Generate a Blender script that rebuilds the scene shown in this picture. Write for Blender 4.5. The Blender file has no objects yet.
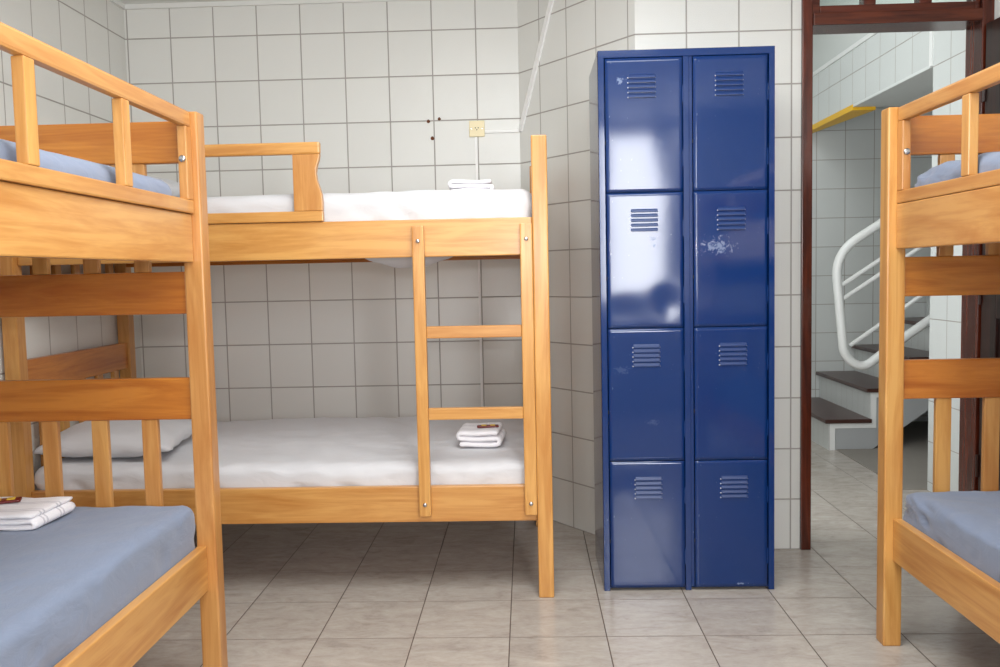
import bpy, bmesh, math, random
from mathutils import Vector, Matrix, noise
random.seed(7)
PI = math.pi
scn = bpy.context.scene
COL = scn.collection

# ---------------------------------------------------------------- materials
class NT:
    def __init__(s, name):
        s.m = bpy.data.materials.new(name); s.m.use_nodes = True
        s.t = s.m.node_tree; s.t.nodes.clear()
        s.out = s.n('ShaderNodeOutputMaterial'); s.b = s.n('ShaderNodeBsdfPrincipled')
        s.l(s.b.outputs[0], s.out.inputs[0])
    def n(s, ty, **kw):
        x = s.t.nodes.new(ty)
        for k, v in kw.items(): setattr(x, k, v)
        return x
    def l(s, a, b): s.t.links.new(a, b)
    def put(s, node, key, val):
        if hasattr(val, 'is_output') or isinstance(val, bpy.types.NodeSocket): s.l(val, node.inputs[key])
        else: node.inputs[key].default_value = val
    def math(s, op, a, b=0.0, c=None):
        x = s.n('ShaderNodeMath', operation=op); s.put(x, 0, a); s.put(x, 1, b)
        if c is not None: s.put(x, 2, c)
        return x.outputs[0]
    def mix(s, f, a, b):
        x = s.n('ShaderNodeMix', data_type='RGBA'); s.put(x, 0, f); s.put(x, 6, a); s.put(x, 7, b)
        return x.outputs[2]
    def noise(s, vec, scale, detail=3, rough=.55, dist=0):
        x = s.n('ShaderNodeTexNoise'); s.l(vec, x.inputs['Vector'])
        x.inputs['Scale'].default_value = scale; x.inputs['Detail'].default_value = detail
        x.inputs['Roughness'].default_value = rough; x.inputs['Distortion'].default_value = dist
        return x.outputs[0]
    def ramp(s, f, stops):
        x = s.n('ShaderNodeValToRGB'); s.l(f, x.inputs[0]); e = x.color_ramp.elements
        e[0].position, e[0].color = stops[0][0], stops[0][1]
        e[1].position, e[1].color = stops[-1][0], stops[-1][1]
        for p, c in stops[1:-1]:
            q = e.new(p); q.color = c
        return x.outputs[0]
    def mapping(s, vec, scale=(1,1,1), loc=None):
        x = s.n('ShaderNodeMapping'); s.l(vec, x.inputs[0]); x.inputs['Scale'].default_value = scale
        if loc is not None: s.put(x, 'Location', loc)
        return x.outputs[0]
    def obj(s): return s.n('ShaderNodeTexCoord').outputs['Object']
    def uv(s): return s.n('ShaderNodeTexCoord').outputs['UV']
    def bump(s, h, strength, dist=.01, prev=None):
        x = s.n('ShaderNodeBump'); s.l(h, x.inputs['Height']); x.inputs['Strength'].default_value = strength
        x.inputs['Distance'].default_value = dist
        if prev is not None: s.l(prev, x.inputs['Normal'])
        s.l(x.outputs[0], s.b.inputs['Normal']); return x.outputs[0]
    def set(s, **kw):
        for k, v in kw.items(): s.put(s.b, k.replace('_', ' '), v)
        return s.m

def hexc(r, g, b):
    f = lambda c: (c/255/12.92) if c <= 10 else ((c/255+.055)/1.055)**2.4
    return (f(r), f(g), f(b), 1)

def wood(name, axis, light, dark, rough=.3):
    k = NT(name); rnd = k.n('ShaderNodeObjectInfo').outputs['Random']
    off = k.n('ShaderNodeCombineXYZ')
    for i in range(3): k.put(off, i, k.math('MULTIPLY', rnd, 13.0 + 7*i))
    sc = [9.0, 9.0, 9.0]; sc[axis] = .9
    v = k.mapping(k.obj(), tuple(sc), off.outputs[0])
    n1 = k.noise(v, 2.2, 4, .6, 1.2)
    sf = [45., 45., 45.]; sf[axis] = 2.0
    v2 = k.mapping(k.obj(), tuple(sf), off.outputs[0])
    n2 = k.noise(v2, 2.0, 3, .6)
    f = k.math('ADD', k.math('MULTIPLY', n1, .75), k.math('MULTIPLY', n2, .29))
    c = k.ramp(f, [(.36, dark), (.50, tuple((a+b)/2 for a, b in zip(light, dark))), (.62, light)])
    hsv = k.n('ShaderNodeHueSaturation'); k.l(c, hsv.inputs['Color'])
    k.put(hsv, 'Value', k.math('ADD', k.math('MULTIPLY', rnd, .14), .93))
    k.put(hsv, 'Hue', k.math('ADD', k.math('MULTIPLY', rnd, .008), .497))
    k.bump(n2, .06, .002)
    return k.set(Base_Color=hsv.outputs[0], Roughness=rough, Coat_Weight=.15, Coat_Roughness=.2)

WL, WD = hexc(209, 154, 88), hexc(184, 121, 58)
WOOD = [wood('honey_wood_grain_%s' % 'xyz'[i], i, WL, WD) for i in range(3)]
WDL, WDD = hexc(198, 124, 48), hexc(168, 92, 28)
WOOD_SHADED = [wood('shaded_honey_wood_grain_%s' % 'xyz'[i], i, WDL, WDD) for i in range(3)]  # same honey wood with shade painted into a darker, redder colour
DOORL, DOORD = hexc(58, 26, 18), hexc(30, 13, 9)
LEAF = [wood('shaded_door_wood_%s' % 'xyz'[i], i, DOORL, DOORD, .3) for i in range(3)]  # brown door wood, its shade painted in as a darker base
DKL, DKD = hexc(104, 45, 26), hexc(58, 22, 14)
DARK = [wood('dark_door_wood_%s' % 'xyz'[i], i, DKL, DKD, .25) for i in range(3)]

def tile_mat(name, col, grout, w=.2078, h=.2105, mortar=.0026, rough=.16, var=.03):
    k = NT(name); uv = k.uv()
    br = k.n('ShaderNodeTexBrick', offset=0.0, squash=1.0); k.l(uv, br.inputs['Vector'])
    for n_, v in (('Scale', 1.0), ('Mortar Size', mortar), ('Mortar Smooth', .25), ('Bias', 0.0), ('Brick Width', w), ('Row Height', h)):
        br.inputs[n_].default_value = v
    br.inputs['Color1'].default_value = col
    br.inputs['Color2'].default_value = tuple(c*(1-var) for c in col[:3]) + (1,)
    br.inputs['Mortar'].default_value = grout
    fac = br.outputs['Fac']
    gn = k.noise(uv, 9, 3)
    big = k.noise(uv, 1.6, 2)
    base = k.mix(k.math('MULTIPLY', k.math('SUBTRACT', big, .4), .16), br.outputs['Color'], tuple(c*.8 for c in col[:3]) + (1,))
    base = k.mix(k.math('MULTIPLY', fac, k.math('MULTIPLY', gn, .5)), base, tuple(c*1.5 for c in grout[:3]) + (1,))
    inv = k.math('SUBTRACT', 1.0, fac)
    p = k.bump(inv, .5, .003)
    k.bump(k.noise(uv, 300, 1.5), .26, .0025, p)
    return k.set(Base_Color=base, Roughness=k.math('ADD', k.math('MULTIPLY', fac, .6), rough), Specular_IOR_Level=.5)

TILE = tile_mat('white_glazed_wall_tile', hexc(231, 231, 226), hexc(158, 153, 147), mortar=.0032)
TILEH = tile_mat('hall_wall_tile', hexc(214, 217, 216), hexc(150, 144, 138))

def floor_mat():
    k = NT('beige_floor_tile'); S = .31
    uv = k.uv(); sp = k.n('ShaderNodeSeparateXYZ'); k.l(uv, sp.inputs[0])
    def line(x, half):
        f = k.math('FRACT', k.math('DIVIDE', x, S))
        d = k.math('MULTIPLY', k.math('MINIMUM', f, k.math('SUBTRACT', 1.0, f)), S)
        r = k.n('ShaderNodeMapRange', interpolation_type='SMOOTHSTEP'); k.l(d, r.inputs[0])
        r.inputs[1].default_value = half*.5; r.inputs[2].default_value = half*1.5; r.inputs[3].default_value = 1; r.inputs[4].default_value = 0
        return r.outputs[0]
    lv = line(sp.outputs[0], .0017); lh = line(sp.outputs[1], .0022)
    fl = k.n('ShaderNodeVectorMath', operation='FLOOR')
    dv = k.n('ShaderNodeVectorMath', operation='SCALE'); k.l(uv, dv.inputs[0]); dv.inputs['Scale'].default_value = 1/S
    k.l(dv.outputs[0], fl.inputs[0])
    wn = k.n('ShaderNodeTexWhiteNoise', noise_dimensions='2D'); k.l(fl.outputs[0], wn.inputs['Vector'])
    off = k.n('ShaderNodeVectorMath', operation='MULTIPLY_ADD'); k.l(wn.outputs['Color'], off.inputs[0])
    off.inputs[1].default_value = (5, 5, 5); k.l(uv, off.inputs[2])
    v = k.mapping(off.outputs[0], (1.0, 2.2, 1.0))
    n1 = k.noise(v, 7, 6, .68, .9); n2 = k.noise(v, 38, 4, .7)
    f = k.math('ADD', k.math('MULTIPLY', n1, .7), k.math('MULTIPLY', n2, .3))
    c = k.ramp(f, [(.30, hexc(154, 144, 135)), (.46, hexc(177, 168, 159)), (.55, hexc(184, 176, 167)), (.70, hexc(195, 188, 180))])
    hsv = k.n('ShaderNodeHueSaturation'); k.l(c, hsv.inputs['Color'])
    k.put(hsv, 'Value', k.math('ADD', k.math('MULTIPLY', wn.outputs['Value'], .07), .96))
    gn = k.noise(uv, 60, 3)
    g1 = k.mix(gn, hexc(70, 56, 48), hexc(98, 82, 72)); g2 = k.mix(gn, hexc(104, 92, 84), hexc(150, 136, 128))
    base = k.mix(lh, hsv.outputs[0], g2); base = k.mix(lv, base, g1)
    lines = k.math('MAXIMUM', lv, lh)
    p = k.bump(k.math('SUBTRACT', 1.0, lines), .4, .002); k.bump(n2, .03, .002, p)
    return k.set(Base_Color=base, Roughness=k.math('ADD', k.math('MULTIPLY', n1, .16), k.math('ADD', k.math('MULTIPLY', lines, .5), .12)), Specular_IOR_Level=.45)
FLOOR = floor_mat()

def plain(name, col, rough=.6, metal=0.0, bump=None, var=.06, **kw):
    k = NT(name); o = k.obj(); n = k.noise(o, 6, 3)
    c = k.mix(k.math('MULTIPLY', n, var*2), col, tuple(x*.75 for x in col[:3]) + (1,))
    if bump: k.bump(k.noise(o, bump[0], 3), bump[1], .004)
    return k.set(Base_Color=c, Roughness=rough, Metallic=metal, **kw)

CEIL = plain('white_ceiling_paint', hexc(232, 232, 228), .8, bump=(60, .08))
PAINT = plain('pale_hall_paint', hexc(214, 217, 215), .7, bump=(50, .06))
WHITE = plain('white_gloss_paint', hexc(236, 237, 236), .3)
PLASTIC = plain('white_plastic_raceway', hexc(246, 246, 244), .4, var=.02)
CREAM = plain('cream_outlet_plastic', hexc(247, 232, 188), .35)
BLACK = plain('black_hole', hexc(22, 20, 20), .8)
STEEL = plain('zinc_bolt_steel', hexc(190, 190, 192), .25, 1.0)
RUST = plain('rust_brown', hexc(112, 66, 40), .8)
YELLOW = plain('hazard_yellow_paint', hexc(240, 186, 36), .5)
GRANITE = plain('dark_granite_tread', hexc(56, 50, 48), .18, var=.25)
GRANITE_EDGE = plain('brown_tread_edge', hexc(70, 42, 36), .3, var=.2)
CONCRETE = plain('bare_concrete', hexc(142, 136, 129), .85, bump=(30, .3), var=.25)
GREY = plain('grey_stair_panel', hexc(172, 174, 176), .6)
def glass_mat():
    k = NT('transom_glass')
    return k.set(Base_Color=(.86, .93, .89, 1), Roughness=.25, Transmission_Weight=1.0, IOR=1.1, Specular_IOR_Level=.3)
GLASS = glass_mat()

def cloth(name, col, dk):
    k = NT(name); o = k.obj()
    n = k.noise(o, 5, 4, .6, .4); w = k.noise(k.mapping(o, (3, 9, 5)), 3, 4, .55, 1.5)
    c = k.mix(k.math('MULTIPLY', n, .5), col, dk)
    p = k.bump(w, .22, .012); k.bump(k.noise(o, 700, 1), .08, .001, p)
    return k.set(Base_Color=c, Roughness=.85, Sheen_Weight=.2, Specular_IOR_Level=.2)
SHEETW = cloth('white_cotton_sheet', hexc(212, 212, 215), hexc(203, 203, 207))
SHEETB = cloth('slate_blue_cotton_sheet', hexc(127, 138, 160), hexc(117, 128, 150))
def towel_mat():
    k = NT('white_terry_towel'); o = k.obj(); sp = k.n('ShaderNodeSeparateXYZ'); k.l(o, sp.inputs[0])
    st = None
    for y in (-.055, -.04, .02, .034):
        d = k.math('ABSOLUTE', k.math('SUBTRACT', sp.outputs[1], y))
        a = k.math('LESS_THAN', d, .0035)
        st = a if st is None else k.math('MAXIMUM', st, a)
    c = k.mix(k.math('MULTIPLY', st, .55), hexc(240, 238, 242), hexc(172, 168, 180))
    k.bump(k.noise(o, 420, 2), .5, .003)
    return k.set(Base_Color=c, Roughness=.95, Sheen_Weight=.4, Specular_IOR_Level=.1)
TOWEL = towel_mat()
SOAP_Y = plain('yellow_wrapper', hexc(226, 190, 66), .35)
SOAP_R = plain('dark_red_wrapper', hexc(104, 22, 18), .35)

def locker_mat(name, marks=(), r0=.09):
    """glossy blue enamel; marks = scuff patches (x, z, half width, half height) in the door's own coordinates"""
    k = NT(name); o = k.obj()
    base = k.mix(k.math('MULTIPLY', k.noise(o, 3, 3), .5), hexc(10, 47, 103), hexc(8, 40, 92))
    n = k.noise(o, 16, 5, .7)
    sc = k.math('GREATER_THAN', k.noise(k.mapping(o, (90, 90, 40)), 1.2, 2), .735)
    base = k.mix(k.math('MULTIPLY', sc, .35), base, hexc(120, 140, 176))
    sp = k.n('ShaderNodeSeparateXYZ'); k.l(o, sp.inputs[0])
    rough = None
    for (x, z, hx, hz, amt) in marks:
        dx = k.math('DIVIDE', k.math('SUBTRACT', sp.outputs[0], x), hx); dz = k.math('DIVIDE', k.math('SUBTRACT', sp.outputs[2], z), hz)
        d = k.math('SQRT', k.math('ADD', k.math('MULTIPLY', dx, dx), k.math('MULTIPLY', dz, dz)))
        e = k.noise(k.mapping(o, (1, 1, 1)), 55, 5, .75, 1.0)
        a = k.math('GREATER_THAN', k.math('SUBTRACT', e, k.math('MULTIPLY', d, .16)), .42)
        a = k.math('MULTIPLY', a, amt)
        base = k.mix(a, base, hexc(150, 170, 202))
        rough = a if rough is None else k.math('MAXIMUM', rough, a)
    k.bump(k.noise(o, 9, 2), .012, .01)
    r = r0 if rough is None else k.math('ADD', k.math('MULTIPLY', rough, .5), r0)
    return k.set(Base_Color=base, Roughness=r, Specular_IOR_Level=.52)
BLUE = locker_mat('blue_enamel_steel')
BLUEV = locker_mat('blue_enamel_louvre', (), .38)
GLINT = plain('louvre_end_glint', hexc(205, 210, 220), .3, .6)  # pale metallic colour that imitates glints at the louvre ends

# ---------------------------------------------------------------- mesh helpers
def link(name, bm, mat, parent=None, loc=(0, 0, 0), smooth=False, uvfn=None):
    bmesh.ops.recalc_face_normals(bm, faces=bm.faces[:])
    if uvfn:
        ul = bm.loops.layers.uv.new('UVMap')
        for f in bm.faces:
            for lp in f.loops: lp[ul].uv = uvfn(lp.vert.co, f.normal)
    me = bpy.data.meshes.new(name); bm.to_mesh(me); bm.free()
    for m in (mat if isinstance(mat, (list, tuple)) else [mat]): me.materials.append(m)
    if smooth:
        for p in me.polygons: p.use_smooth = True
    o = bpy.data.objects.new(name, me); COL.objects.link(o); o.location = loc
    if parent: o.parent = parent
    return o

def add_box(bm, x0, x1, y0, y1, z0, z1, bev=0.0, seg=2, mi=0):
    t = bmesh.new()
    bmesh.ops.create_cube(t, size=1.0, matrix=Matrix.Translation(((x0+x1)/2, (y0+y1)/2, (z0+z1)/2)) @ Matrix.Diagonal((x1-x0, y1-y0, z1-z0, 1)))
    if bev: bmesh.ops.bevel(t, geom=t.edges[:], offset=bev, segments=seg, profile=.6, affect='EDGES', clamp_overlap=True)
    merge(bm, t, mi)

def merge(bm, t, mi=0):
    vm = {v: bm.verts.new(v.co) for v in t.verts}
    for f in t.faces:
        try:
            g = bm.faces.new([vm[v] for v in f.verts]); g.material_index = mi if mi else f.material_index; g.smooth = f.smooth
        except ValueError: pass
    t.free()

def add_prism(bm, pts, axis, a, b, bev=0.0, mi=0):
    """extrude the 2-D outline pts along axis from a to b ('y': pts are (x, z); 'z': (x, y); 'x': (y, z))"""
    def P(p, h):
        return {'y': (p[0], h, p[1]), 'z': (p[0], p[1], h), 'x': (h, p[0], p[1])}[axis]
    t = bmesh.new()
    lo = [t.verts.new(P(p, a)) for p in pts]; hi = [t.verts.new(P(p, b)) for p in pts]
    t.faces.new(lo); t.faces.new(hi[::-1]); n = len(pts)
    for i in range(n): t.faces.new((lo[i], lo[(i+1) % n], hi[(i+1) % n], hi[i]))
    bmesh.ops.recalc_face_normals(t, faces=t.faces[:])
    if bev:
        ed = [e for e in t.edges if (e.verts[0] in lo) == (e.verts[1] in lo)]
        bmesh.ops.bevel(t, geom=ed, offset=bev, segments=2, profile=.6, affect='EDGES', clamp_overlap=True)
    merge(bm, t, mi)

def add_cyl(bm, c, r, h, axis='y', seg=20, mi=0, dome=0.0):
    rings = [(r, 0), (r, h)]
    if dome: rings = [(r, 0), (r, h*.5), (r*.85, h*.8), (r*.5, h)]
    t = bmesh.new(); prev = None; first = None
    for rr, hh in rings:
        ring = []
        for i in range(seg):
            a = 2*PI*i/seg; u, v = rr*math.cos(a), rr*math.sin(a)
            p = {'y': (u, -hh, v), 'z': (u, v, hh), 'x': (hh, u, v)}[axis]
            ring.append(t.verts.new(Vector(c)+Vector(p)))
        if prev:
            for i in range(seg): t.faces.new((prev[i], prev[(i+1) % seg], ring[(i+1) % seg], ring[i]))
        else: first = ring
        prev = ring
    t.faces.new(first); t.faces.new(prev[::-1]); merge(bm, t, mi)

def add_tube(bm, pts, r, seg=14, closed=False):
    pts = [Vector(p) for p in pts]; n = len(pts); rings = []
    up = Vector((0, 1, 0))
    for i, p in enumerate(pts):
        a = pts[(i-1) % n] if (closed or i > 0) else p; b = pts[(i+1) % n] if (closed or i < n-1) else p
        d = (b-a).normalized(); s = d.cross(up)
        if s.length < 1e-4: s = d.cross(Vector((1, 0, 0)))
        s.normalize(); q = s.cross(d).normalized()
        rings.append([bm.verts.new(p + s*r*math.cos(2*PI*k/seg) + q*r*math.sin(2*PI*k/seg)) for k in range(seg)])
    for i in range(n if closed else n-1):
        A, B = rings[i], rings[(i+1) % n]
        for k in range(seg):
            f = bm.faces.new((A[k], A[(k+1) % seg], B[(k+1) % seg], B[k])); f.smooth = True
    if not closed:
        bm.faces.new(rings[0]); bm.faces.new(rings[-1][::-1])

def smooth_path(pts, r, n=7):
    """round the corners of a polyline with radius-like cut r"""
    pts = [Vector(p) for p in pts]; out = [pts[0]]
    for i in range(1, len(pts)-1):
        a, b, c = pts[i-1], pts[i], pts[i+1]
        k = min(r, (b-a).length*.48, (c-b).length*.48)
        p, q = b+(a-b).normalized()*k, b+(c-b).normalized()*k
        for j in range(n+1):
            t = j/n; out.append(p*(1-t)**2 + b*2*t*(1-t) + q*t*t)
    out.append(pts[-1]); return out

def rounded_box(sx, sy, sz, r, step, fn=None):
    """closed quad lattice shell of a rounded box with its base at z = 0; fn(co, normal) returns an offset"""
    bm = bmesh.new()
    nx, ny, nz = max(4, int(sx/step)), max(4, int(sy/step)), max(6, int(sz/step*1.6))
    V = {}
    def vert(i, j, k):
        key = (i, j, k)
        if key not in V:
            p = Vector((sx*(i/nx-.5), sy*(j/ny-.5), sz*(k/nz)))
            q = Vector((max(-sx/2+r, min(sx/2-r, p.x)), max(-sy/2+r, min(sy/2-r, p.y)), max(r, min(sz-r, p.z))))
            d = p-q; nrm = d.normalized() if d.length > 1e-6 else Vector((0, 0, 1 if k == nz else (-1 if k == 0 else 0)))
            if d.length > r: p = q+nrm*r
            if fn: p = p+fn(p, nrm)
            V[key] = bm.verts.new(p)
        return V[key]
    for i in range(nx):
        for j in range(ny):
            for k in (0, nz): bm.faces.new((vert(i, j, k), vert(i+1, j, k), vert(i+1, j+1, k), vert(i, j+1, k)))
    for i in range(nx):
        for k in range(nz):
            for j in (0, ny): bm.faces.new((vert(i, j, k), vert(i+1, j, k), vert(i+1, j, k+1), vert(i, j, k+1)))
    for j in range(ny):
        for k in range(nz):
            for i in (0, nx): bm.faces.new((vert(i, j, k), vert(i, j+1, k), vert(i, j+1, k+1), vert(i, j, k+1)))
    return bm

def tag(o, label=None, cat=None, group=None, kind=None):
    if label: o['label'] = label
    if cat: o['category'] = cat
    if group: o['group'] = group
    if kind: o['kind'] = kind
    return o
def empty(name, loc, rz, label, cat, group=None):
    o = bpy.data.objects.new(name, None); COL.objects.link(o); o.location = loc; o.rotation_euler = (0, 0, rz)
    o.empty_display_size = .1
    return tag(o, label, cat, group)
def struct(name, bm, mat, uvfn=None, parent=None, smooth=False):
    o = link(name, bm, mat, parent, uvfn=uvfn, smooth=smooth)
    if parent is None: o['kind'] = 'structure'
    return o

# ---------------------------------------------------------------- the room
CZ = 2.475                        # ceiling height
XL, XR, YB, YD, YR = -1.887, 2.06, 4.13, 3.52, -1.15      # left, right, far wall, door wall, wall behind the camera
A_, B_ = Vector((-.014, YB)), Vector((.455, YD))         # the slanted wall's two corners
GX, GY = -1.002, 3.608            # a floor grout crossing

bm = bmesh.new(); add_box(bm, -2.3, 3.7, -1.6, 6.7, -.1, 0)
struct('floor', bm, FLOOR, uvfn=lambda c, n: (c.x-GX+31*.31, c.y-GY+31*.31))
bm = bmesh.new(); add_prism(bm, [(XL, YR), (XR, YR), (XR, YD), (B_.x, YD), (A_.x, YB), (XL, YB)], 'z', CZ, CZ+.1)
struct('ceiling', bm, CEIL)
bm = bmesh.new(); add_box(bm, XL-.12, A_.x+.1, YB, YB+.12, 0, CZ+.1)
struct('wall_back', bm, TILE, uvfn=lambda c, n: (c.x+.213+10*.2078, c.z))
bm = bmesh.new(); add_box(bm, XL-.12, XL, YR-.12, YB, 0, CZ+.1)
struct('wall_left', bm, TILE, uvfn=lambda c, n: (c.y-3.545+30*.2078, c.z))
d_ = (B_-A_).normalized(); n_ = Vector((-d_.y, d_.x))    # outward normal of the slanted wall
bm = bmesh.new(); add_prism(bm, [tuple(A_), tuple(B_), tuple(B_+n_*.1), tuple(A_+n_*.1)], 'z', 0, CZ+.1)
struct('wall_diagonal', bm, TILE, uvfn=lambda c, n: ((((Vector((c.x, c.y))-A_).dot(d_))-.158)*.2078/.1905+10*.2078, c.z))
def wall_uv(c, n): return (c.x-.452+10*.2078, c.z)
bm = bmesh.new(); add_box(bm, B_.x, 1.13, YD, YD+.11, 0, CZ+.1); add_box(bm, 1.845, XR+.1, YD, YD+.11, 0, CZ+.1)
add_box(bm, 1.13, 1.85, YD, YD+.11, 2.46, CZ+.1)
struct('wall_door', bm, TILE, uvfn=wall_uv)
bm = bmesh.new(); add_box(bm, XR, XR+.12, YR-.12, YD, 0, CZ+.1)
struct('wall_right', bm, TILE, uvfn=lambda c, n: (c.y+10*.2078, c.z))
WX0, WX1, WZ0, WZ1 = .62, 1.26, .88, 2.38                # the window behind the camera
bm = bmesh.new()
VX0, VX1, VZ0, VZ1 = -1.55, .25, .95, 2.25  # added wide opening, invented to let in soft frontal fill
add_box(bm, XL, VX0, YR-.12, YR, 0, CZ+.1); add_box(bm, VX1, WX0, YR-.12, YR, 0, CZ+.1); add_box(bm, WX1, XR, YR-.12, YR, 0, CZ+.1)
add_box(bm, WX0, WX1, YR-.12, YR, 0, WZ0); add_box(bm, WX0, WX1, YR-.12, YR, WZ1, CZ+.1)
add_box(bm, VX0, VX1, YR-.12, YR, 0, VZ0); add_box(bm, VX0, VX1, YR-.12, YR, VZ1, CZ+.1)
struct('wall_front', bm, TILE, uvfn=wall_uv)
bm = bmesh.new()
for a in ((VX0, VX0+.03, VZ0, VZ1), (VX1-.03, VX1, VZ0, VZ1), (-.67, -.63, VZ0+.03, VZ1-.03), (VX0+.03, VX1-.03, VZ0, VZ0+.03), (VX0+.03, VX1-.03, VZ1-.03, VZ1)):
    add_box(bm, a[0], a[1], YR-.08, YR-.03, a[2], a[3], .003)
struct('added_fill_window', bm, WHITE)  # frame of the invented window around the wide fill light
bm = bmesh.new()
for a in ((WX0, WX0+.03, WZ0, WZ1), (WX1-.03, WX1, WZ0, WZ1), (WX0+.03, WX1-.03, WZ0, WZ0+.03), (WX0+.03, WX1-.03, WZ1-.03, WZ1)):
    add_box(bm, a[0], a[1], YR-.08, YR-.03, a[2], a[3], .003)
w2 = struct('window_2', bm, WHITE)
# plaster cornice line under the ceiling
bm = bmesh.new(); add_box(bm, XL, A_.x, YB-.012, YB, CZ-.022, CZ); add_box(bm, XL, XL+.012, YR, YB-.012, CZ-.022, CZ)
struct('trim_1', bm, CEIL)
# door frame
FY = 3.505
bm = bmesh.new()
add_box(bm, 1.113, 1.155, FY, YD+.125, 0, CZ, .004)
struct('trim_2', bm, DARK[2])
bm = bmesh.new(); add_box(bm, 1.813, 1.86, FY, YD+.115, 0, CZ, .004)
struct('trim_3', bm, DARK[2])
bm = bmesh.new(); add_box(bm, 1.155, 1.813, FY-.006, YD+.125, 2.115, 2.163, .004)
struct('trim_4', bm, DARK[0])
# transom window above the door
bm = bmesh.new()
for a in ((1.155, 1.188, 2.163, CZ), (1.795, 1.813, 2.163, CZ)): add_box(bm, a[0], a[1], FY+.02, FY+.075, a[2], a[3], .003)
add_box(bm, 1.188, 1.795, FY+.02, FY+.075, 2.163, 2.197, .003); add_box(bm, 1.188, 1.795, FY+.02, FY+.075, CZ-.04, CZ, .003)
w1 = struct('window_1', bm, DARK[0])
for x0, x1 in ((1.360, 1.408), (1.578, 1.627)):
    bm = bmesh.new(); add_box(bm, x0, x1, FY+.022, FY+.073, 2.197, CZ-.04, .003); link('mullion', bm, DARK[2], w1)
for x0, x1 in ((1.188, 1.360), (1.408, 1.578), (1.627, 1.795)):
    bm = bmesh.new(); add_box(bm, x0, x1, FY+.045, FY+.05, 2.197, CZ-.04); link('pane', bm, GLASS, w1)
# the open door leaf, swung into the room against the right side
dl = bpy.data.objects.new('door_1', None); COL.objects.link(dl); dl.location = (1.822, 3.495, 0); dl.rotation_euler = (0, 0, math.radians(2)); dl['kind'] = 'structure'
bm = bmesh.new()
for a in ((-.70, -.60, .01, 2.10), (-.10, 0, .01, 2.10), (-.60, -.10, .01, .16), (-.60, -.10, .95, 1.07), (-.60, -.10, 1.98, 2.10)):
    add_box(bm, 0, .036, a[0], a[1], a[2], a[3], .003)
link('door_frame', bm, LEAF[2], dl)
for z0, z1 in ((.16, .95), (1.07, 1.98)):
    bm = bmesh.new(); add_box(bm, .011, .025, -.60, -.10, z0, z1); add_box(bm, .006, .03, -.54, -.16, z0+.06, z1-.06, .005); link('door_panel', bm, LEAF[2], dl)
bm = bmesh.new(); add_cyl(bm, (.0, -.64, 1.0), .024, -.008, 'x'); add_tube(bm, smooth_path([(-.005, -.64, 1.0), (-.045, -.64, 1.0), (-.045, -.53, 1.0)], .02), .008); link('door_handle', bm, STEEL, dl)
for z in (.3, 1.0, 1.8):
    bm = bmesh.new(); add_cyl(bm, (-.004, .0, z), .007, .09, 'z', 12); link('hinge', bm, LEAF[2], dl)

# ---------------------------------------------------------------- the stair hall beyond the door
YH, XH = 6.40, 2.06
HC = 3.15
hz = lambda z: z-.045+.2105
bm = bmesh.new(); add_box(bm, .62, 3.6, YH, YH+.1, 0, HC)
struct('wall_hall_back', bm, TILEH, uvfn=lambda c, n: (c.x-2.345+20*.2078, hz(c.z)))
hall_uv = lambda c, n: ((c.y-4.473+20*.2078) if abs(n.y) < .5 else c.x-XH+10*.2078, hz(c.z))
bm = bmesh.new(); add_box(bm, XH, XH+.14, YD+.11, 4.445, 0, HC); add_box(bm, XH+.14, 3.6, 4.345, 4.445, 0, 2.155)
struct('wall_hall_right', bm, TILEH, uvfn=hall_uv)
bm = bmesh.new(); add_box(bm, XH, XH+.12, 4.475, YH, 2.168, 2.515)
struct('wall_hall_header', bm, TILEH, uvfn=hall_uv)
bm = bmesh.new(); add_box(bm, XH+.02, XH+.12, 4.475, YH, 2.515, HC)
struct('wall_hall_upper', bm, PAINT)
bm = bmesh.new(); add_box(bm, XH-.008, XH+.02, 4.475, YH, 2.505, 2.533, .003); add_box(bm, XH-.008, XH+.03, 4.445, 4.475, 2.155, 2.533, .003)
struct('trim_5', bm, WHITE)
bm = bmesh.new(); add_box(bm, XH, 3.6, 4.445, 5.50, 2.152, 2.168); add_box(bm, XH+.12, 3.6, 4.445, YH, 2.3, 2.4)
struct('ceiling_under_landing', bm, PAINT)
bm = bmesh.new(); add_prism(bm, [(XH-.006, 5.50), (2.20, 5.50), (2.10, YH), (XH-.006, YH)], 'z', 2.132, 2.168)
for f in bm.faces: f.material_index = 1 if f.normal.y < -.9 else 0
struct('trim_6', bm, [YELLOW, WHITE])
bm = bmesh.new(); add_box(bm, 3.5, 3.6, 4.445, YH, 0, HC)
struct('wall_stair_end', bm, TILEH, uvfn=hall_uv)
bm = bmesh.new(); add_box(bm, .62, .72, YD+.11, YH, 0, HC)
struct('wall_hall_left', bm, PAINT)
bm = bmesh.new(); add_box(bm, .62, 3.6, YD+.11, YH, HC, HC+.1)
struct('ceiling_hall', bm, CEIL)
bm = bmesh.new(); add_box(bm, .62, XH+.1, YD+.0, YD+.11, CZ+.1, HC)
struct('wall_hall_front', bm, PAINT)
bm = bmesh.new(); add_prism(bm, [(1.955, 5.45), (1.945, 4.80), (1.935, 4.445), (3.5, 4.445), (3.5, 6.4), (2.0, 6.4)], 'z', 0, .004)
struct('floor_under_stairs', bm, CONCRETE)

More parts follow.
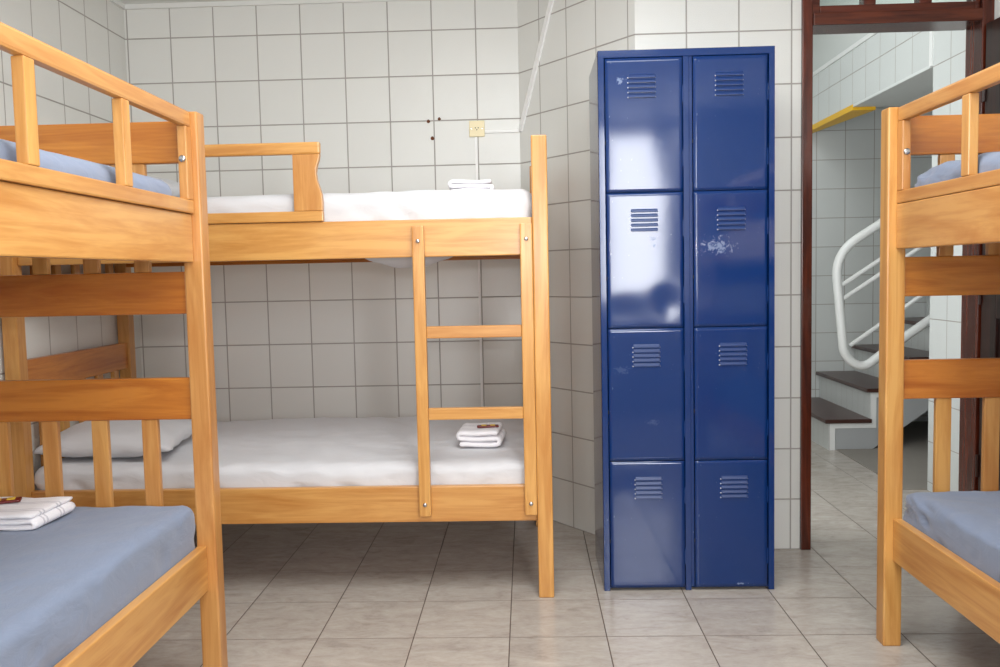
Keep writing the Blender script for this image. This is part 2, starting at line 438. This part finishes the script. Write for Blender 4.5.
# staircase
RX = [1.91+.258*i for i in range(7)]; TZ = [.199+.1935*i for i in range(6)]
YS = 5.45
st = empty('staircase', (RX[0], YS, 0), 0, 'white tiled staircase with dark granite treads rising right beyond the doorway', 'staircase')
def L(pts): return [(x-RX[0], z) for x, z in pts]
prof = [(RX[0], 0)]
for i in range(6):
    prof += [(RX[i], TZ[i]-.026), (RX[i+1], TZ[i]-.026)]
under = [(RX[6], TZ[5]-.026), (RX[6], .90), (2.18, 0)]
bm = bmesh.new(); add_prism(bm, L(prof + under[1:]), 'y', .008, YH-YS-.012)
link('stringer', bm, GREY, st)
# raised white painted edging that follows the steps on the open side
W = .034; inner = [(RX[0]+W, 0)]
for i in range(6): inner += [(RX[i]+W, TZ[i]-.026-W), (RX[i+1]+W, TZ[i]-.026-W)]
bm = bmesh.new(); pp = prof + [(RX[6]+W, TZ[5]-.026)]
ii = inner[:-1] + [(RX[6]+W, TZ[5]-.026-W)]
for k in range(len(prof)-1):
    a, b, c, d = prof[k], prof[k+1], inner[k+1], inner[k]
    add_prism(bm, L([a, b, c, d]), 'y', 0, .008)
link('stringer_edging', bm, WHITE, st)
riser_uv = lambda c, n: (c.y*2.1 if abs(n.x) > .5 else c.x, .02+c.z % .1)
for i in range(6):
    z0 = 0 if i == 0 else TZ[i-1]
    bm = bmesh.new(); add_box(bm, RX[i]-RX[0]-.006, RX[i]-RX[0], 0, YH-YS-.012, z0, TZ[i]-.026)
    link('riser', bm, TILEH, st, uvfn=riser_uv)
    bm = bmesh.new(); add_box(bm, RX[i]-RX[0]-.034, RX[i+1]-RX[0], -.02, YH-YS-.012, TZ[i]-.026, TZ[i], .005)
    for f in bm.faces: f.material_index = 0 if f.normal.z > .7 else 1
    link('tread', bm, [GRANITE, GRANITE_EDGE], st)
# white tubular stair rail
hr = empty('stair_railing', (2.0, 5.42, 0), 0, 'white bent tubular railing on the open side of the tiled stairs', 'railing')
loop = [(3.36, 0, 2.15), (2.207, 0, 1.425), (1.925, 0, 1.245), (1.985, 0, .60), (2.10, 0, .52), (2.30, 0, .672), (2.52, 0, .825), (3.36, 0, 1.43)]
loop = [(x-2.0, y, z) for x, y, z in loop]
bm = bmesh.new(); add_tube(bm, smooth_path(loop, .16, 9), .028); link('tube_frame', bm, WHITE, hr, smooth=True)
for a, b in (((1.965, 1.045), (3.36, 1.955)), ((1.978, .962), (3.36, 1.87)), ((2.022, .668), (3.36, 1.60))):
    bm = bmesh.new(); add_tube(bm, [(a[0]-2, 0, a[1]), (b[0]-2, 0, b[1])], .013); link('rail_bar', bm, WHITE, hr, smooth=True)
for x, zb in ((2.30, .395), (3.07, .973)):
    bm = bmesh.new(); add_tube(bm, [(x-2, .045, zb), (x-2, .045, zb+.20), (x-2, .01, zb+.27)], .014); link('rail_post', bm, WHITE, hr, smooth=True)

# ---------------------------------------------------------------- bunk beds
BL, BW, PT = 1.957, .92, .055      # length, depth, post, height
RI = .026                                     # how far the rails sit behind the post face
def wpart(name, parent, x0, x1, y0, y1, z0, z1, axis, bev=.004, mat=None, off=(0, 0, 0)):
    """a bevelled wooden member with its own origin at its centre"""
    c = Vector(((x0+x1)/2, (y0+y1)/2, (z0+z1)/2)); bm = bmesh.new()
    add_box(bm, x0-c.x, x1-c.x, y0-c.y, y1-c.y, z0-c.z, z1-c.z, bev)
    return link(name, bm, (mat or WOOD)[axis], parent, loc=c-Vector(off))
def bolt(parent, p, axis='y', sgn=1, r=.0085, off=(0, 0, 0)):
    bm = bmesh.new(); add_cyl(bm, (0, 0, 0), r, .006*sgn, axis, 16, dome=1)
    return link('bolt', bm, STEEL, parent, loc=Vector(p)-Vector(off), smooth=True)

def make_bed(loc, rz, label, flip, balusters, PH=1.64, low=0.0, up=0.0, gin=0.0):
    """origin: bottom front corner; x along the bed, y to the back. flip mirrors the guard to the far-x end."""
    root = empty('bunk_bed', loc, rz, label, 'bunk bed', 'honey wood bunk beds')
    fx = (lambda x: BL-x) if flip else (lambda x: x)
    def part(name, x0, x1, *r, parent=root, off=(0, 0, 0), **k):
        a, b = sorted((fx(x0), fx(x1))); return wpart(name, parent, a, b, *r, off=off, **k)
    for x0 in (0, BL-PT):
        for y0 in (0, BW-PT):
            part('post', x0, x0+PT, y0, y0+PT, 0, PH, 2, bev=.005)
    for z0, z1 in ((.282+low, .412+low), (1.220+up, 1.352+up)):
        part('side_rail', PT, BL-PT, RI, RI+.027, z0, z1, 0)
        part('side_rail', PT, BL-PT, BW-RI-.027, BW-RI, z0, z1, 0, mat=WOOD_SHADED)
    # the two ends: wide boards and slats between the posts
    for e in (0, 1):
        xa = (PT-.038) if e == 0 else BL-PT+.012
        xb = xa+.026
        for z0, z1 in ((.772+low*.8, .890+low*.8), (1.070, 1.188), (1.488, 1.602), (.300, .372)):
            part('end_board', xa, xb, PT, BW-PT, z0, z1, 1, mat=WOOD_SHADED)
        for k in range(5):
            yc = BW/2 + .010 + (k-2)*.1445
            part('end_slat', xa+.004, xb-.004, yc-.023, yc+.023, .372, .772+low*.8, 2, bev=.003)
            part('end_slat', xa+.004, xb-.004, yc-.022, yc+.022, 1.188, 1.488, 2, bev=.003)
    # boards that carry the mattresses
    for z in (.334+low, 1.288+up):
        for k in range(11):
            xc = PT+.07+k*(BL-2*PT-.14)/10
            part('bed_slat', xc-.035, xc+.035, RI+.027, BW-RI-.027, z, z+.018, 1, bev=.002, mat=WOOD_SHADED)
    # guard rail of the upper bed
    G0, G1 = PT, 1.165
    gy0, gy1 = RI-.008+gin, RI+.017+gin
    g = part('guard_rail', G0, G1-.003, gy0, gy1, PH-.044, PH-.001, 0, bev=.007)
    go = g.location.copy()
    part('guard_bottom_bar', G0, G1+.001, gy0, gy1, 1.353+up, 1.390+up, 0, bev=.004, parent=g, off=go)
    for b in balusters:
        part('baluster', G0+b, G0+b+.036, gy0, gy1, 1.390+up, PH-.044, 2, bev=.003, parent=g, off=go)
    # shaped end plate with a wavy outer edge
    t = PH-1.64
    xs = [(1.064, 1.390+up), (1.165, 1.390+up), (1.166, 1.43), (1.164, 1.455), (1.157, 1.478), (1.149, 1.505), (1.146, 1.53), (1.149, 1.552), (1.157, 1.575), (1.161, 1.596+t), (1.064, 1.596+t)]
    bm = bmesh.new(); add_prism(bm, [(fx(x)-go.x, z-go.z) for x, z in xs], 'y', gy0-go.y, gy1-go.y, .003)
    link('guard_end_plate', bm, WOOD[2], g)
    bolt(g, (fx(G0+.036), (gy0+gy1)/2, 1.492), 'x', -1 if flip else 1, r=.0095, off=go)
    # ladder at the other end
    la = part('ladder', 1.480, 1.522, -.002, RI-.001, .302, 1.337, 2, bev=.004)
    lo = la.location.copy()
    part('ladder_stile', BL-PT-.044, BL-PT-.0005, -.002, RI-.001, .302, 1.337, 2, bev=.004, parent=la, off=lo)
    for z0, z1 in ((.650, .692), (.940, .983)):
        part('rung', 1.522, BL-PT-.044, .000, RI-.003, z0, z1, 0, bev=.004, parent=la, off=lo)
    for x in (1.501, BL-PT-.022):
        for z in (.345, 1.283): bolt(la, (fx(x), -.002, z), 'y', 1, r=.0075, off=lo)
    return root

BX, BY = -1.875, 3.009
bed1 = make_bed((BX, BY, 0), 0, 'wooden bunk bed along the far tiled wall, its ladder facing the camera, with white sheets', False, (0.0, .33, .655), low=-.007, up=.008)
LX, LY = -.891, 2.415
bed2 = make_bed((LX, LY-BL, 0), PI/2, 'wooden bunk bed in the left foreground with blue sheets', True, (0.0, .365, .75), PH=1.625, up=-.007)
RX_, RY_ = 1.073, 2.645
bed3 = make_bed((RX_, RY_, 0), -PI/2, 'wooden bunk bed at the right edge, in front of the doorway, with blue sheets', False, (0.0, .373, .75), PH=1.627, low=-.014, up=-.008, gin=.008)

# ---------------------------------------------------------------- mattresses
def fold(p, s, a): return noise.fractal(Vector(p)*s, 1.0, 2.0, 3)*a
def mattress(loc, sx, sy, sz, mat, label, seed, amp=.004, folds=None, rz=0, group=None, r=.045, step=.022, tilt=0.0, crease=0.0):
    def fn(p, n):
        q = Vector((p.x+seed, p.y+seed*2, p.z))
        d = noise.noise(q*3.1)*amp*1.3 + noise.noise(Vector((q.x*14+q.y*9, q.y*3-q.x*3, q.z*6)))*amp*.55
        edge = max(0.0, 1-abs(n.z)); d += edge*(noise.noise(Vector((q.x*16+q.z*14, q.y*16+q.z*14, q.z*3)))*amp*1.0)
        if folds: d += folds(p, n)
        if crease:
            for f_, w_ in ((1.0, 1.0), (1.9, .6)):
                c_ = 1-abs(noise.noise(Vector((q.x*4.2*f_+q.y*2.4*f_, q.y*7*f_-q.x*1.5, q.z*9)))); d += crease*w_*max(0, c_-.72)*3.5*(.35+.65*max(0, 1-abs(n.z)))
        if p.z < .02: d *= .15
        o_ = n*d
        o_.x = max(-.9335-p.x, min(.9335-p.x, o_.x)); o_.y = max(-.4055-p.y, min(.4055-p.y, o_.y))
        return o_ + Vector((0, 0, tilt*p.y/(sy/2)*p.z/sz))
    o = link('mattress', rounded_box(sx, sy, sz, r, step, fn), mat, None, loc=loc, smooth=True)
    o.rotation_euler = (0, 0, rz)
    return tag(o, label, 'mattress', group)
def drape(cx, w, a, k=55):
    """vertical tension folds round one place of the edge"""
    def f(p, n):
        t = math.exp(-((p.x-cx)/w)**2)
        return a*t*math.sin(p.x*k + p.z*30)*max(0.0, 1-abs(n.z)*.85)
    return f
def corner_drag(a, sz, k=13):
    """folds that fan out from the top of the far aisle corner down the long side"""
    def f(p, n):
        if p.y > -.20: return 0.0
        r_ = math.hypot(p.x+.96, sz-p.z); t = math.atan2(sz-p.z+.012, p.x+.96)
        side = min(1.0, max(0.0, -n.y)+.25)
        w_ = math.exp(-(r_/.75)**2)*min(1, r_/.10)
        return a*side*w_*(math.sin(t*k*2.2+.6*math.sin(r_*9))-.9)
    return f
mx = BX+BL/2
m1 = mattress((mx-.000, BY+BW/2, .346), 1.866, .808, .156, SHEETW, 'white sheeted lower mattress of the bunk bed by the far wall, under the ladder rungs', 3.1, .009, drape(.15, .7, .005, 38), r=.045, tilt=.020, crease=.009, step=.016)
m2 = mattress((mx+.004, BY+BW/2+.0, 1.315), 1.85, .80, .150, SHEETW, 'white sheeted upper mattress of the bunk bed by the far wall, above the ladder', 8.7, .005, drape(.75, .3, .004, 60), crease=.006, step=.018)
# loose sheet hanging below the upper rail between the bed boards
bm = bmesh.new(); N, M = 26, 6; rows = []
for j in range(M+1):
    row = []
    for i in range(N+1):
        u = i/N; v = j/M
        xx = (u-.5)*.54; dz = .112*(1-(xx/.27)**2)
        row.append(bm.verts.new((xx, -.37+.17*v + .012*math.sin(u*17)*v, .004-dz*math.sin(PI*.5*min(1, v*1.3))+.003*math.sin(u*31+v*5)*v)))
    rows.append(row)
for j in range(M):
    for i in range(N): bm.faces.new((rows[j][i], rows[j][i+1], rows[j+1][i+1], rows[j+1][i]))
sl = link('sheet_sag', bm, SHEETW, m2, loc=(.452, 0, -.012), smooth=True)
mo = sl.modifiers.new('thick', 'SOLIDIFY'); mo.thickness = .003

lcx, lcy = LX-BW/2, LY-BL/2
m3 = mattress((lcx, lcy-.000, .353), 1.866, .812, .182, SHEETB, 'blue sheeted lower mattress of the bunk bed in the left foreground', 14.2, .006, drape(.75, .35, .003, 30), rz=PI/2, r=.034, crease=.005, step=.016)
m4 = mattress((lcx, lcy-.004, 1.300), 1.835, .806, .142, SHEETB, 'blue sheeted upper mattress of the bunk bed in the left foreground', 19.5, .005, drape(.8, .2, .003, 50), rz=PI/2)
rcx, rcy = RX_+BW/2, RY_-BL/2
m5 = mattress((rcx, rcy, .339), 1.866, .812, .148, SHEETB, 'blue sheeted lower mattress of the bunk bed at the right edge', 25.3, .007, corner_drag(.007, .148), rz=-PI/2, r=.034, crease=.012, step=.015)
m6 = mattress((rcx, rcy-.008, 1.299), 1.82, .806, .138, SHEETB, 'blue sheeted upper mattress of the bunk bed at the right edge', 31.8, .006, corner_drag(.006, .138, 9), rz=-PI/2, crease=.010, step=.016)

def pillow(loc, sx, sy, sz, rz, seed, label, mat=SHEETW):
    bm = bmesh.new(); N, M = 44, 32; top = {}; 
    def prof(u, v):
        a = max(0, 1-abs(u)**2.6)*max(0, 1-abs(v)**2.6); return a**.55
    for s in (1, -1):
        for i in range(N+1):
            for j in range(M+1):
                u, v = i/N*2-1, j/M*2-1
                if s == -1 and (i in (0, N) or j in (0, M)): top[(s, i, j)] = top[(1, i, j)]; continue
                pin = 1-.07*(1-abs(u)**2)*(abs(v)**3); piv = 1-.07*(1-abs(v)**2)*(abs(u)**3)
                x, y = u*sx/2*piv, v*sy/2*pin
                h = prof(u, v); zz = h*sz*(.62 if s == 1 else -.38)
                zz += noise.noise(Vector((x*9+seed, y*9, s)))*.012*h + .004*math.sin(x*60+y*50)*(1-h)
                top[(s, i, j)] = bm.verts.new((x, y, zz+sz*.38))
    for s in (1, -1):
        for i in range(N):
            for j in range(M): bm.faces.new((top[(s, i, j)], top[(s, i+1, j)], top[(s, i+1, j+1)], top[(s, i, j+1)]))
    o = link('pillow', bm, mat, None, loc=loc, smooth=True); o.rotation_euler = (math.radians(3), 0, rz)
    return tag(o, label, 'pillow', 'white pillows')
pillow((-1.60, BY+.30, .499), .52, .42, .125, math.radians(4), 1.0, 'white pillow at the left end of the lower mattress, behind the bed end slats')
pillow((-1.60, BY+.42, 1.467), .46, .44, .12, math.radians(-3), 5.0, 'white pillow on the upper mattress by the far wall, mostly hidden by the left bunk')

# ---------------------------------------------------------------- folded towels
def towel(loc, rz, w, d, layers, th, label, seed):
    """a towel folded back and forth: the folded layers seen from the front, the fold rounded on the right"""
    bm = bmesh.new(); secs = 14
    path = []
    for k in range(layers):
        z = th*(k+.5); xs = [-w/2 + .006*noise.noise(Vector((k*3.1, seed, 0))), w/2-th*.6]
        seq = [xs[0] + (xs[1]-xs[0])*t/10 for t in range(11)]
        if k % 2: seq = seq[::-1]
        path += [(x, z + .0018*math.sin(x*40+k+seed)) for x in seq]
        if k < layers-1:
            xe = seq[-1]; sg = 1 if k % 2 == 0 else -1
            path += [(xe+sg*th*.5*math.sin(a), z+th*.5-th*.5*math.cos(a)) for a in (PI*.25, PI*.5, PI*.75)]
    def ring(y, shr):
        h = th*.46*shr; n = len(path); top, bot = [], []
        for i, (x, z) in enumerate(path):
            a = path[max(0, i-1)]; b = path[min(n-1, i+1)]
            t = Vector((b[0]-a[0], b[1]-a[1])).normalized(); nn = Vector((-t.y, t.x))
            yy = y + .004*noise.noise(Vector((x*30, z*60, seed+y*5)))
            top.append((x+nn.x*h, yy, z+nn.y*h)); bot.append((x-nn.x*h, yy, z-nn.y*h))
        e0 = Vector((path[0][0]-h*.8, y, path[0][1])); sg = 1 if layers % 2 else -1
        e1 = Vector((path[-1][0]+sg*h*.8, y, path[-1][1]))
        return [bm.verts.new(p) for p in top] + [bm.verts.new(e1)] + [bm.verts.new(p) for p in bot[::-1]] + [bm.verts.new(e0)]
    rings = []
    for s in range(secs+1):
        t = s/secs; y = -d/2 + d*t; e = min(t, 1-t)*d
        rings.append(ring(y, 1 if e > .006 else .55 + .45*e/.006))
    m = len(rings[0])
    for s in range(secs):
        for i in range(m): bm.faces.new((rings[s][i], rings[s][(i+1) % m], rings[s+1][(i+1) % m], rings[s+1][i]))
    n = len(path)
    for R, rev in ((rings[0], False), (rings[-1], True)):
        tops = R[:n]; e1 = R[n]; bots = R[n+1:2*n+1][::-1]; e0 = R[2*n+1]
        for i in range(n-1): bm.faces.new((tops[i], tops[i+1], bots[i+1], bots[i]))
        bm.faces.new((tops[0], bots[0], e0)); bm.faces.new((tops[-1], e1, bots[-1]))
    o = link('folded_towel', bm, TOWEL, None, loc=loc, smooth=True); o.rotation_euler = (0, 0, rz)
    return tag(o, label, 'towel', 'folded white towels')
towel((-.195, BY+.30, 1.4685), math.radians(2), .155, .15, 3, .0165, 'folded white towel on the upper mattress below the wall outlet', 2.0)
towel((-.178, BY+.33, .5015), math.radians(-4), .15, .21, 3, .0215, 'folded white towel on the white lower mattress behind the ladder', 4.0)
towel((-1.435, LY-.212, .5365), math.radians(-2), .36, .19, 3, .0140, 'folded white towel on the blue lower mattress at the left edge', 6.0)

def packet(loc, rz, sx, sy, label):
    bm = bmesh.new()
    t = rounded_box(sx, sy, .009, .0042, .006); merge(bm, t)
    o = link('soap_packet', bm, SOAP_R, None, loc=loc, smooth=True); o.rotation_euler = (0, 0, rz)
    for a, b in ((-.30, -.06), (.10, .34)):
        bm = bmesh.new(); t = rounded_box(sx*(b-a), sy*.62, .0025, .0011, .004); merge(bm, t)
        link('wrapper_band', bm, SOAP_Y, o, loc=(sx*(a+b)/2, -sy*.06, .0083), smooth=True)['label'] = 'yellow band'
    return tag(o, label, 'soap', 'small wrapped soaps')
packet((-.158, BY+.31, .5655), math.radians(4), .085, .036, 'small yellow and dark red packet on the towel behind the ladder')
packet((-1.41, LY-.190, .5795), math.radians(24), .085, .04, 'small yellow and dark red packet on the towel at the left edge')

# ---------------------------------------------------------------- steel locker
KX0, KX1, KY0, KY1, KH = .2665, .8805, 3.070, 3.475, 1.932
lk = empty('locker', (KX0, KY0, 0), 0, 'tall blue steel locker with eight vented doors standing against the tiled wall', 'locker')
KW, KD = KX1-KX0, KY1-KY0
bm = bmesh.new()
add_box(bm, 0, .0015+.0008, 0, KD, 0, KH); add_box(bm, KW-.0023, KW, 0, KD, 0, KH)
add_box(bm, .0023, KW-.0023, KD-.002, KD, .012, KH); add_box(bm, .0023, KW-.0023, 0, KD-.002, KH-.002, KH)
add_box(bm, .0023, KW-.0023, .004, KD-.002, .010, .014)
CP0, CP1 = .2955, .3275
add_box(bm, 0, .0215, -.0005, .02, 0, KH, .0012, 1); add_box(bm, KW-.0205, KW, -.0005, .02, 0, KH, .0012, 1)
add_box(bm, 0, KW, -.0012, .02, KH-.0255, KH+.0005, .0015, 1)
add_box(bm, CP0, CP1-.011, -.0005, .025, 0, KH-.0255, .0012, 1); add_box(bm, CP1-.0105, CP1, .004, .025, 0.01, KH-.0255)
add_box(bm, (CP0+CP1)/2-.002, (CP0+CP1)/2+.002, .025, KD-.002, .014, KH-.002)
ROWS = [(1.4402, 1.9035), (.9602, 1.4375), (.4802, .9575), (.0125, .4775)]
for z0, z1 in ROWS: add_box(bm, .0023, KW-.0023, .035, KD-.002, z0-.004, z0-.001)
link('cabinet_body', bm, BLUE, lk)
def louvers(parent, x, z, w=.098, k_=1.0):
    bm = bmesh.new()
    for k in range(5):
        zz = z-.0168*k
        # a pressed hood: closed at the top, open slot below
        P = [(0, 0), (.0, -.0125), (-.0058*k_, -.0125), (-.0060*k_, -.0105), (-.0035*k_, -.004)]
        add_prism(bm, [(py, zz+pz) for py, pz in P], 'x', x-w/2+.003, x+w/2-.003)
        for sg in (-1, 1):
            c = bm.verts.new((x+sg*w/2, 0, zz-.011)); q = [bm.verts.new((x+sg*(w/2-.003), py, zz+pz)) for py, pz in P]
            for i in range(len(P)): bm.faces.new((q[i], q[(i+1) % len(P)], c))
        for sg in (-1, 1): add_cyl(bm, (x+sg*(w/2-.001), .0005, zz-.0115), .0025 if sg < 0 else .0011, .004, 'y', 8, 1, dome=1)  # bright nubs standing in for glints
    return link('vent', bm, [BLUEV, GLINT], parent)
def bump2(u, v, cu, cv, ru, rv): return math.exp(-((u-cu)/ru)**2-((v-cv)/rv)**2)
def warp_plain(u, v): return .0004*math.sin(PI*u)*math.sin(PI*v)
def warp_top(u, v):       # pushed-in middle and a tilt that catches the window
    return -.0016*bump2(u, v, .25, .25, .5, .35) + .0012*bump2(u, v, .85, .65, .25, .3)
def warp_second(u, v):
    return -.0012*bump2(u, v, .45, .55, .6, .5) + .0020*bump2(u, v, .80, .17, .22, .14) + .0008*bump2(u, v, .2, .12, .3, .10)
def warp_low(u, v):
    return .0028*bump2(u, v, .30, .93, .34, .10) - .001*bump2(u, v, .2, .8, .2, .1)
WARP = {(0, 0): warp_top, (0, 1): warp_second, (0, 3): warp_low}
MARK = {(0, 1): [(.158-.0, .315, .018, .007, .55), (.168, .288, .008, .010, .5)], (1, 1): [(.085, .285, .06, .03, .32)], (0, 0): [(.055, .385, .016, .016, .35)],
        (0, 2): [(.155, .14, .025, .014, .10), (.05, .33, .03, .02, .08)], (1, 3): [(.17, .012, .02, .004, .6)]}
DX = [(.0245, .2925), (.3300, .5880)]
VX = [(.152, .157, .160, .163), (.456, .462, .467, .470)]
for c in (0, 1):
    for r, (z0, z1) in enumerate(ROWS):
        x0, x1 = DX[c]; w, h = x1-x0, z1-z0
        mat = locker_mat('blue_enamel_door_with_scuffs', MARK[(c, r)]) if (c, r) in MARK else BLUE
        wf = WARP.get((c, r), warp_plain); bm = bmesh.new(); N, M = 22, 38
        G = [[bm.verts.new((w*i/N, wf(i/N, j/M), h*j/M)) for j in range(M+1)] for i in range(N+1)]
        for i in range(N):
            for j in range(M):
                f = bm.faces.new((G[i][j], G[i+1][j], G[i+1][j+1], G[i][j+1])); f.smooth = True
        rim = [G[i][0] for i in range(N)] + [G[N][j] for j in range(M)] + [G[i][M] for i in range(N, 0, -1)] + [G[0][j] for j in range(M, 0, -1)]
        rim2 = [bm.verts.new((v.co.x, .0018, v.co.z)) for v in rim]; rim3 = [bm.verts.new((v.co.x, .017, v.co.z)) for v in rim]
        for k in range(len(rim)):
            k2 = (k+1) % len(rim)
            bm.faces.new((rim[k], rim[k2], rim2[k2], rim2[k])); bm.faces.new((rim2[k], rim2[k2], rim3[k2], rim3[k]))
        bm.faces.new(rim3)
        d = link('door', bm, mat, lk, loc=(x0, -.0022, z0))
        louvers(d, VX[c][r]-x0, h-.056, k_=1.0 if r < 2 else .8)
        for zz in (h-.155, .085):
            bm = bmesh.new(); add_box(bm, w-.0005, w+.0035, -.001, .006, zz, zz+.058, .0008, 1); link('hinge', bm, BLUE, d)
        bm = bmesh.new(); add_box(bm, -.0032, .0005, -.001, .004, h*.36, h*.36+.012, .0006, 1); link('latch', bm, BLACK, d)

# ---------------------------------------------------------------- things on the far wall
bm = bmesh.new(); add_box(bm, -.0365, .0365, -.010, 0, -.0375, .0375, .003)
ou = link('wall_outlet', bm, CREAM, None, loc=(-.217, YB, 1.851)); tag(ou, 'cream square power outlet on the far tiled wall', 'outlet')
bm = bmesh.new(); add_cyl(bm, (0, -.0098, 0), .017, .002, 'y', 28); link('socket_face', bm, CREAM, ou, smooth=False)
for p in ((-.0065, .003), (.0065, .003), (0, -.0062)):
    bm = bmesh.new(); add_cyl(bm, (p[0], -.0116, p[1]), .0026, .0006, 'y', 12); link('socket_hole', bm, BLACK, ou)
for x in (-.026, .026):
    bm = bmesh.new(); add_cyl(bm, (x, -.0098, 0), .003, .0012, 'y', 12); link('screw', bm, STEEL, ou)
bm = bmesh.new(); add_box(bm, -.006, .006, -.008, 0, 0, 1.354, .0015)
tag(link('cable_raceway', bm, PLASTIC, None, loc=(-.221, YB, .458)), 'thin white vertical cable raceway running down from the outlet', 'cable raceway', 'white cable raceways')
bm = bmesh.new(); add_box(bm, 0, .163, -.009, 0, -.007, .007, .0015)
tag(link('cable_raceway', bm, PLASTIC, None, loc=(-.180, YB, 1.836)), 'short white horizontal cable raceway right of the outlet', 'cable raceway', 'white cable raceways')
# slanting raceway on the diagonal wall
bm = bmesh.new()
p0 = Vector((A_.x+d_.x*.012, A_.y+d_.y*.012, 1.835)); p1 = Vector((A_.x+d_.x*.305, A_.y+d_.y*.305, CZ-.002))
ax = (p1-p0).normalized(); nw = Vector((-n_.x, -n_.y, 0)); sd = ax.cross(nw)
vs = []
for p in (p0, p1):
    for a, b in ((-1, 0), (1, 0), (1, 1), (-1, 1)): vs.append(bm.verts.new(p+sd*.012*a+nw*(.0005+.010*b)))
for q in ((0, 1, 2, 3), (7, 6, 5, 4), (0, 1, 5, 4), (1, 2, 6, 5), (2, 3, 7, 6), (3, 0, 4, 7)): bm.faces.new([vs[i] for i in q])
tag(link('cable_raceway', bm, PLASTIC), 'white cable raceway slanting up the angled wall to the ceiling', 'cable raceway', 'white cable raceways')
for (x, z, lb, s) in ((-.447, 1.892, 'rusty wall screw left of the grout line, upper left of the three', 1.0), (-.395, 1.902, 'rusty wall screw right of the grout line, nearest the outlet', .9), (-.430, 1.812, 'rusty wall screw lowest of the three beside the outlet', 1.1)):
    bm = bmesh.new(); add_cyl(bm, (0, 0, 0), .0085*s, .003, 'y', 9); add_cyl(bm, (.001, -.003, .002), .005*s, .005, 'y', 8, dome=1)
    for v in bm.verts: v.co.x *= 1+.25*noise.noise(Vector((v.co.z*300, x, z))); v.co.z += .002*noise.noise(Vector((v.co.x*300, z, x)))
    tag(link('wall_screw', bm, RUST, None, loc=(x, YB, z)), lb, 'screw', 'rusty wall screws')

# ---------------------------------------------------------------- camera
cam = bpy.data.cameras.new('camera'); co = bpy.data.objects.new('camera', cam); COL.objects.link(co)
pit, yaw, rol = math.radians(4.0), math.radians(1.775), math.radians(-1.211)
fwd = Vector((-math.sin(yaw)*math.cos(pit), math.cos(yaw)*math.cos(pit), -math.sin(pit)))
r = Vector((math.cos(yaw), math.sin(yaw), 0)); u = r.cross(fwd)
c, s = math.cos(rol), math.sin(rol)
r2, u2 = c*r+s*u, -s*r+c*u
M4 = Matrix((( r2.x, u2.x, -fwd.x, 0), (r2.y, u2.y, -fwd.y, 0), (r2.z, u2.z, -fwd.z, 1.1643), (0, 0, 0, 1)))
co.matrix_world = M4
cam.sensor_width = 36; cam.lens = 858.66/1000*36; cam.clip_start = .02
scn.camera = co

# ---------------------------------------------------------------- light
def area(name, loc, rot, sx, sy, power, col=(1, 1, 1)):
    l = bpy.data.lights.new(name, 'AREA'); l.shape = 'RECTANGLE'; l.size, l.size_y = sx, sy; l.energy = power; l.color = col
    o = bpy.data.objects.new(name, l); COL.objects.link(o); o.location = loc; o.rotation_euler = rot; return o
area('window_daylight', ((WX0+WX1)/2, YR-.13, (WZ0+WZ1)/2), (PI/2, 0, 0), WX1-WX0, WZ1-WZ0, 66, (.96, .97, 1.0))
area('added_wide_fill', ((VX0+VX1)/2, YR-.13, (VZ0+VZ1)/2), (PI/2, 0, 0), VX1-VX0, VZ1-VZ0, 27, (.95, .98, 1.0))  # added fill light for the invented wide opening
area('ceiling_bounce_fill', (.05, 1.75, CZ-.02), (0, 0, 0), 1.4, 1.4, 50, (.97, 1.0, .99))  # unseen panel standing in for flash bounced off the ceiling
area('added_hall_ceiling_fill', (1.1, 5.0, HC-.02), (0, 0, 0), .6, 1.6, 9, (.96, 1.0, 1.0))  # added overhead fill for the hall, no fitting there
area('added_hall_high_fill', (1.25, 3.70, 2.86), (PI/2, 0, 0), 1.0, .45, 5, (.96, 1.0, 1.0))  # added fill hidden above the lintel, aimed at the hall's back wall
area('added_hall_corner_fill', (.96, 3.74, 1.25), (PI/2, 0, math.radians(-22)), .42, 1.7, 14, (.98, 1.0, 1.0))  # added fill hidden beside the doorway, no opening behind it
fl = bpy.data.lights.new('camera_flash', 'SPOT'); fl.energy = 30; fl.spot_size = math.radians(85); fl.spot_blend = .6; fl.shadow_soft_size = .035
fo = bpy.data.objects.new('camera_flash', fl); COL.objects.link(fo); fo.location = (0.0, -.03, 1.33); fo.rotation_euler = (math.radians(88), 0, math.radians(9))
w = bpy.data.worlds.new('world'); scn.world = w; w.use_nodes = True
w.node_tree.nodes['Background'].inputs[0].default_value = (.75, .85, 1, 1); w.node_tree.nodes['Background'].inputs[1].default_value = .3

scn.view_settings.view_transform = 'Standard'; scn.view_settings.look = 'None'
scn.view_settings.gamma = 1; scn.view_settings.use_curve_mapping = False; scn.view_settings.exposure = 0.0
try:
    scn.cycles.use_denoising = True; scn.cycles.max_bounces = 10; scn.cycles.diffuse_bounces = 6; scn.cycles.sample_clamp_indirect = 6
except Exception: pass
